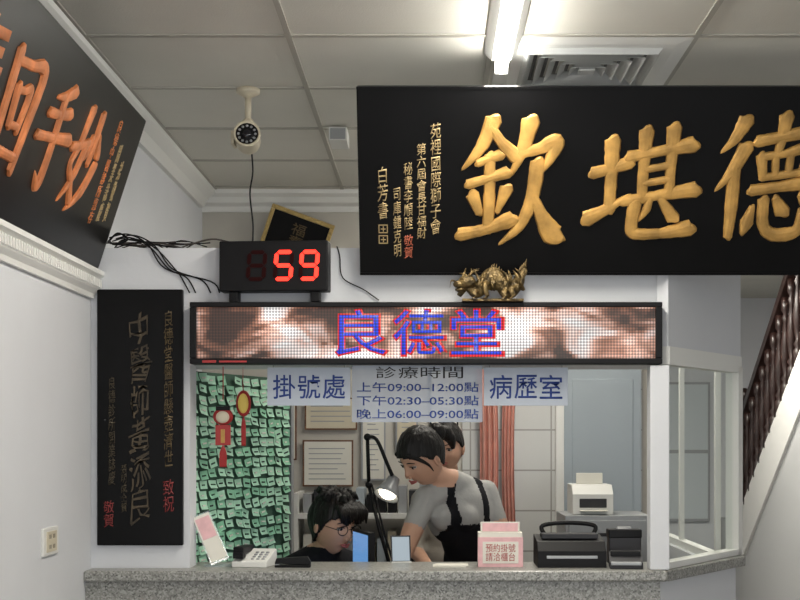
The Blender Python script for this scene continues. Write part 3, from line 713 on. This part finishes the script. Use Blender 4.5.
def head(parent,c,yaw,pitch,roll,skin,style,s=1.0,glasses=False):
    M=Matrix.Translation(c)@Matrix.Rotation(R(yaw),4,'Z')@Matrix.Rotation(R(pitch),4,'X')@Matrix.Rotation(R(roll),4,'Y')@Matrix.Scale(s,4)
    def shape(u):
        x,y,z=u.x*.074,u.y*.093,u.z*.118
        t=max(0,-u.z)
        x*=1-.36*t**1.7
        if y>0: y*=1-.42*t**1.2
        else: y*=(1-.10*t)*.96
        if u.y<0: x*=1-.05*abs(u.y)
        z*=1 if u.z>0 else .98
        f=max(0,-u.y)
        if f>0:
            gs=lambda cx,cz,wx,wz: math.exp(-((x-cx)/wx)**2-((z-cz)/wz)**2)
            y-=.020*gs(0,-.024,.011,.016)+.009*gs(0,.0,.008,.022)
            y+=.008*gs(.031,.006,.017,.011)+.008*gs(-.031,.006,.017,.011)
            y-=.004*(gs(.03,.03,.025,.009)+gs(-.03,.03,.025,.009))
            y-=.005*gs(0,-.058,.022,.012)
            y+=.003*gs(0,-.074,.02,.006)
            y-=.006*gs(0,-.095,.018,.015)
            y-=.004*(gs(.042,-.025,.018,.02)+gs(-.042,-.025,.018,.02))
        return Vector((x,y,z))
    def ball(fn,keep,m,name,seg=72,rings=56,solid=0):
        bm=bmesh.new(); bmesh.ops.create_uvsphere(bm,u_segments=seg,v_segments=rings,radius=1)
        for v in bm.verts: v.co=fn(v.co.copy())
        if keep:
            dl=[f for f in bm.faces if not keep(f.calc_center_median())]
            bmesh.ops.delete(bm,geom=dl,context='FACES')
        for f in bm.faces: f.smooth=True
        me=bpy.data.meshes.new(name); bm.to_mesh(me); bm.free(); me.materials.append(m)
        for v in me.vertices: v.co=M@v.co
        o=bpy.data.objects.new(name,me); S.collection.objects.link(o); o.parent=parent
        if solid:
            q=o.modifiers.new('s','SOLIDIFY'); q.thickness=solid; q.offset=-1
        return o
    ball(shape,None,skin,'head')
    def hshape(u):
        nn=noise.noise(Vector((u.x*6,u.y*6,u.z*1.5)))
        base=Vector((u.x*.083,u.y*.104,u.z*.122+.010))
        t=max(0,-u.z)
        if u.y>0: base.y*=1-.25*t
        base.x*=1-.15*t
        if style=='man': base*=1.04; base*=1+.07*nn
        else: base*=1+.02*nn
        if u.y<-.1 and u.z<.6: base.y=max(base.y,-.098)
        return base
    def keep(p):
        x,y,z=p
        if style=='man':
            front=.034+.012*math.sin(x*90); side=-.040; back=-.085
        else:
            front=.058-abs(x)*.25; side=-.005; back=-.06
        if y<-.045: th=front
        elif y<.0: th=front+(side-front)*((y+.045)/.045)
        elif y<.05: th=side+(back-side)*(y/.05)
        else: th=back
        return z>th
    ball(hshape,keep,HAIR,'hair',96,72,.014)
    b=MB()
    for sx in(-1,1):
        b.sph((.031*sx,-.0735,.005),(.0135,.009,.006),EYEW,M,16,10); b.sph((.031*sx,-.0805,.004),(.006,.004,.005),HAIR,M,12,8)
        b.tube([(.017*sx,-.083,.009),(.031*sx,-.0855,.0125),(.046*sx,-.076,.008)],.002,HAIR,6,M=M)
        b.tube([(.014*sx,-.087,.026),(.032*sx,-.088,.031),(.05*sx,-.076,.024)],[.0018,.0022,.0010],HAIR,8,M=M)
        ME=M@Matrix.Translation((.074*sx,.008,-.004))@Matrix.Rotation(R(18*sx),4,'Z')
        b.sph((0,0,0),(.009,.018,.031),skin,ME,16,12); b.sph((.006*sx,-.003,.0),(.005,.010,.02),SKIN2,ME,12,8)
        b.sph((.009*sx,-.096,-.033),(.007,.007,.006),skin,M,12,8)
    b.tube([(-.023,-.082,-.056),(-.01,-.092,-.053),(0,-.094,-.055),(.01,-.092,-.053),(.023,-.082,-.056)],[.0015,.0036,.0040,.0036,.0015],LIP,8,M=M)
    b.tube([(-.019,-.083,-.060),(0,-.093,-.0625),(.019,-.083,-.060)],[.002,.0045,.002],LIP,8,M=M)
    if glasses:
        for sx in(-1,1):
            pts=[(.033*sx+.024*math.cos(q),-.098+.004*abs(math.cos(q)),.003+.018*math.sin(q)) for q in [2*math.pi*i/16 for i in range(17)]]
            b.tube(pts,.0016,BLACK,6,M=M,k=2); b.tube([(.057*sx,-.094,.006),(.078*sx,-.04,.008),(.08*sx,.01,.004)],.0015,BLACK,6,M=M)
        b.tube([(-.009,-.098,.006),(0,-.101,.009),(.009,-.098,.006)],.0015,BLACK,6,M=M)
    b.done('face_features',parent)
    if style=='woman':
        b=MB(); b.sph((0,.105,.050),(.038,.036,.038),HAIR,M); b.tube([(0,.10,.04),(0,.14,.03),(.005,.150,-.01),(.01,.14,-.05)],[.018,.026,.022,.006],HAIR,14,M=M)
        for sx in(-1,1): b.tube([(.03*sx,-.082,.062),(.060*sx,-.06,.035),(.072*sx,-.035,-.005),(.072*sx,-.025,-.04)],[.010,.008,.005,.0015],HAIR,10,M=M)
        b.done('ponytail',parent)
    if style=='man':
        b=MB()
        for i in range(15):
            x=-.06+i*.0086; b.tube([(x*.85,-.06,.095),(x,-.098,.075),(x*1.05+.006,-.104,.036+.008*math.sin(i*2.1))],[.012,.011,.002],HAIR,8,M=M)
        for i in range(26):
            q=i*2.4; rr=.02+.05*((i*7)%10)/10; x=rr*math.cos(q)*.9; y=rr*math.sin(q)
            b.tube([(x,y,.10),(x*1.25,y*1.2,.124),(x*1.6+.006,y*1.5,.108)],[.016,.012,.003],HAIR,8,M=M)
        b.done('fringe',parent)
    return M
g=G('standing_woman')
b=MB(); V=Vector
hd=V((-.028,5.14,1.485)); nb=V((.082,5.25,1.385))
ch=V((.11,5.29,1.27)); wa=V((.160,5.38,1.07)); hp=V((.20,5.45,.90))
sr=V((-.018,5.20,1.325)); sl=V((.220,5.335,1.345))
er=V((-.105,5.11,1.11)); wr=V((-.155,5.03,.87)); el=V((.305,5.28,1.11)); wl=V((.2,5.10,.86))
b.sph(ch,(.130,.092,.14),SKIN); b.sph(wa,(.108,.086,.13),SKIN); b.sph(hp,(.155,.12,.13),SKIN)
b.sph(ch+V((-.06,-.078,-.02)),(.05,.048,.052),SKIN); b.sph(ch+V((.030,-.070,-.02)),(.05,.048,.052),SKIN)
capsule(b,ch,.10,wa,.09); capsule(b,wa,.09,hp,.12)
capsule(b,nb,.046,hd+V((.022,.035,-.055)),.041); capsule(b,nb,.055,sr+V((.02,0,0)),.045); capsule(b,nb,.055,sl+V((-.02,0,0)),.045)
capsule(b,sr,.049,er,.035); capsule(b,er,.033,wr,.022); capsule(b,sl,.049,el,.036); capsule(b,el,.034,wl,.022)
for hx,kx,ax in(((.125,5.42,.86),(.11,5.43,.48),(.10,5.46,.08)),((.275,5.47,.86),(.27,5.48,.48),(.27,5.50,.08))):
    capsule(b,V(hx),.088,V(kx),.056); capsule(b,V(kx),.055,V(ax),.036); capsule(b,V(ax)+V((0,0,-.035)),.036,V(ax)+V((-.02,-.16,-.05)),.028)
axis_side=(sl-sr).normalized()
def dseg(p,a,q):
    t=max(0,min(1,(p-a).dot(q-a)/(q-a).length_squared)); return (p-(a+(q-a)*t)).length,t
def wassign(c):
    for s_,e_,w_ in((sr,er,wr),(sl,el,wl)):
        d1,t1=dseg(c,s_,e_); d2,t2=dseg(c,e_,w_)
        if min(d1,d2)<.050 and (t1>.3):
            return 1 if (d2<d1 or t1>.50) else 0
    d3,t3=dseg(c,nb,hd)
    if (t3>.10 and c.z>1.37 and d3<.062): return 1
    if c.z<.16: return 3
    if c.z<1.12: return 2
    rel=c-ch; u=rel.dot(axis_side)
    if c.z<1.225 and abs(u)<.095: return 2
    if abs(abs(u-.005)-.070)<.018 and c.z<1.42: return 2
    return 0
remesh(b,'body',g,.007,8,wassign,[LSHIRT,SKIN,DENIM,BLACK])
hand('hand_right',g,wr+V((-.005,-.01,-.012)),(-.25,-.9,-.25),-1,SKIN); hand('hand_left',g,wl+V((-.01,-.01,-.012)),(-.35,-.9,-.25),1,SKIN)
head(g,hd,-54,32,6,SKIN,'woman',.98)
g=G('seated_man')
b=MB(); hd=V((-.372,5.18,1.228)); nb=V((-.42,5.27,1.075)); ch=V((-.425,5.32,.92)); wa=V((-.435,5.38,.72)); hp=V((-.44,5.42,.575))
sr=V((-.575,5.21,1.02)); sl=V((-.28,5.42,1.02)); er=V((-.60,5.12,.80)); wr=V((-.43,5.07,.80)); el=V((-.20,5.33,.83)); wl=V((-.27,5.12,.80))
b.sph(ch,(.175,.13,.17),SKIN); b.sph(wa,(.155,.12,.15),SKIN); b.sph(hp,(.17,.15,.11),SKIN); capsule(b,ch,.12,wa,.12); capsule(b,wa,.12,hp,.12)
capsule(b,nb,.062,hd+V((-.015,.025,-.07)),.055); capsule(b,nb,.085,sr,.065); capsule(b,nb,.085,sl,.065)
capsule(b,sr,.065,er,.046); capsule(b,er,.043,wr,.028); capsule(b,sl,.065,el,.046); capsule(b,el,.043,wl,.028)
for hx,kx,ax in((V((-.52,5.40,.55)),V((-.46,5.0,.53)),V((-.46,5.05,.09))),(V((-.36,5.42,.55)),V((-.25,5.05,.53)),V((-.22,5.08,.09)))):
    capsule(b,hx,.09,kx,.062); capsule(b,kx,.058,ax,.04); capsule(b,ax+V((0,0,-.04)),.04,ax+V((.02,-.18,-.055)),.032)
def massign(c):
    d3,t3=dseg(c,nb,hd)
    if c.z>1.135 and d3<.075: return 1
    if c.z<.14: return 2
    if min(dseg(c,er,wr)[0],dseg(c,el,wl)[0])<.05 and c.z<.88 and c.y<5.25: return 1
    return 0
remesh(b,'body',g,.011,6,massign,[DSHIRT,SKIN,BLACK])
hand('hand_right',g,wr+V((.01,-.01,-.01)),(.3,-.9,-.1),-1,SKIN); hand('hand_left',g,wl+V((0,-.01,-.01)),(.1,-.9,-.1),1,SKIN)
head(g,hd,46,14,0,SKIN,'man',1.02,True)
g=G('office_chair',(-.45,5.44,0),Matrix.Rotation(R(30),4,'Z'))
b=MB(); b.box(-.22,.22,-.22,.2,.41,.47,BLACK); b.box(-.20,.20,.16,.21,.55,1.04,BLACK); b.box(-.03,.03,.18,.22,.43,.6,GREY); b.cyl((0,0,.08),(0,0,.42),.025,GREY)
for i in range(5):
    q=2*math.pi*i/5; e=(.26*math.cos(q),.26*math.sin(q),.065); b.tube([(0,0,.10),e],[.025,.015],BLACK,8,interp=False); b.sph((e[0],e[1],.03),.03,BLACK,seg=12,rings=8)
b.done('chair',g,.015)
g=G('standing_man')
b=MB(); X0=.085; hd=V((.075,6.0,1.515)); nb=V((X0,6.06,1.34)); ch=V((X0,6.1,1.19)); wa=V((X0,6.1,1.02)); hp=V((X0,6.1,.87))
sr=V((X0-.125,6.1,1.28)); sl=V((X0+.125,6.1,1.28)); er=V((X0-.155,6.04,1.06)); wr=V((X0-.09,5.85,1.0)); el=V((X0+.155,6.04,1.06)); wl=V((X0+.09,5.85,1.0))
b.sph(ch,(.13,.10,.15),SKIN); b.sph(wa,(.12,.1,.13),SKIN); b.sph(hp,(.14,.11,.12),SKIN); capsule(b,ch,.10,wa,.095); capsule(b,wa,.095,hp,.105)
capsule(b,nb,.052,hd+V((0,.02,-.07)),.048); capsule(b,nb,.058,sr,.048); capsule(b,nb,.058,sl,.048)
capsule(b,sr,.048,er,.04); capsule(b,er,.038,wr,.025); capsule(b,sl,.048,el,.04); capsule(b,el,.038,wl,.025)
for sx in(-.075,.075):
    capsule(b,V((X0+sx,6.1,.83)),.08,V((X0+sx,6.08,.46)),.054); capsule(b,V((X0+sx,6.08,.46)),.053,V((X0+sx,6.1,.08)),.036); capsule(b,V((X0+sx,6.1,.045)),.036,V((X0+sx,5.93,.03)),.028)
remesh(b,'body',g,.012,5,lambda c: 1 if c.z>1.38 or (c.y<5.98 and c.z>.9) else (0 if c.z>.9 else 2),[BSHIRT,SKIN,DENIM])
hand('hand_right',g,wr,(.2,-.9,-.1),-1,SKIN); hand('hand_left',g,wl,(-.2,-.9,-.1),1,SKIN)
head(g,hd,-15,10,0,SKIN,'short',.95)

# ---------------- world + camera ----------------
w=bpy.data.worlds.new('World'); S.world=w; w.use_nodes=True
w.node_tree.nodes['Background'].inputs[0].default_value=(.87,.89,.92,1); w.node_tree.nodes['Background'].inputs[1].default_value=.65
c=bpy.data.cameras.new('camera'); o=bpy.data.objects.new('camera',c); S.collection.objects.link(o)
o.location=(0,0,1.55); o.rotation_euler=(R(90),0,0); c.sensor_width=36; c.lens=36*1350/800; c.shift_x=-.0375; c.shift_y=.175
c.clip_start=.05; S.camera=o
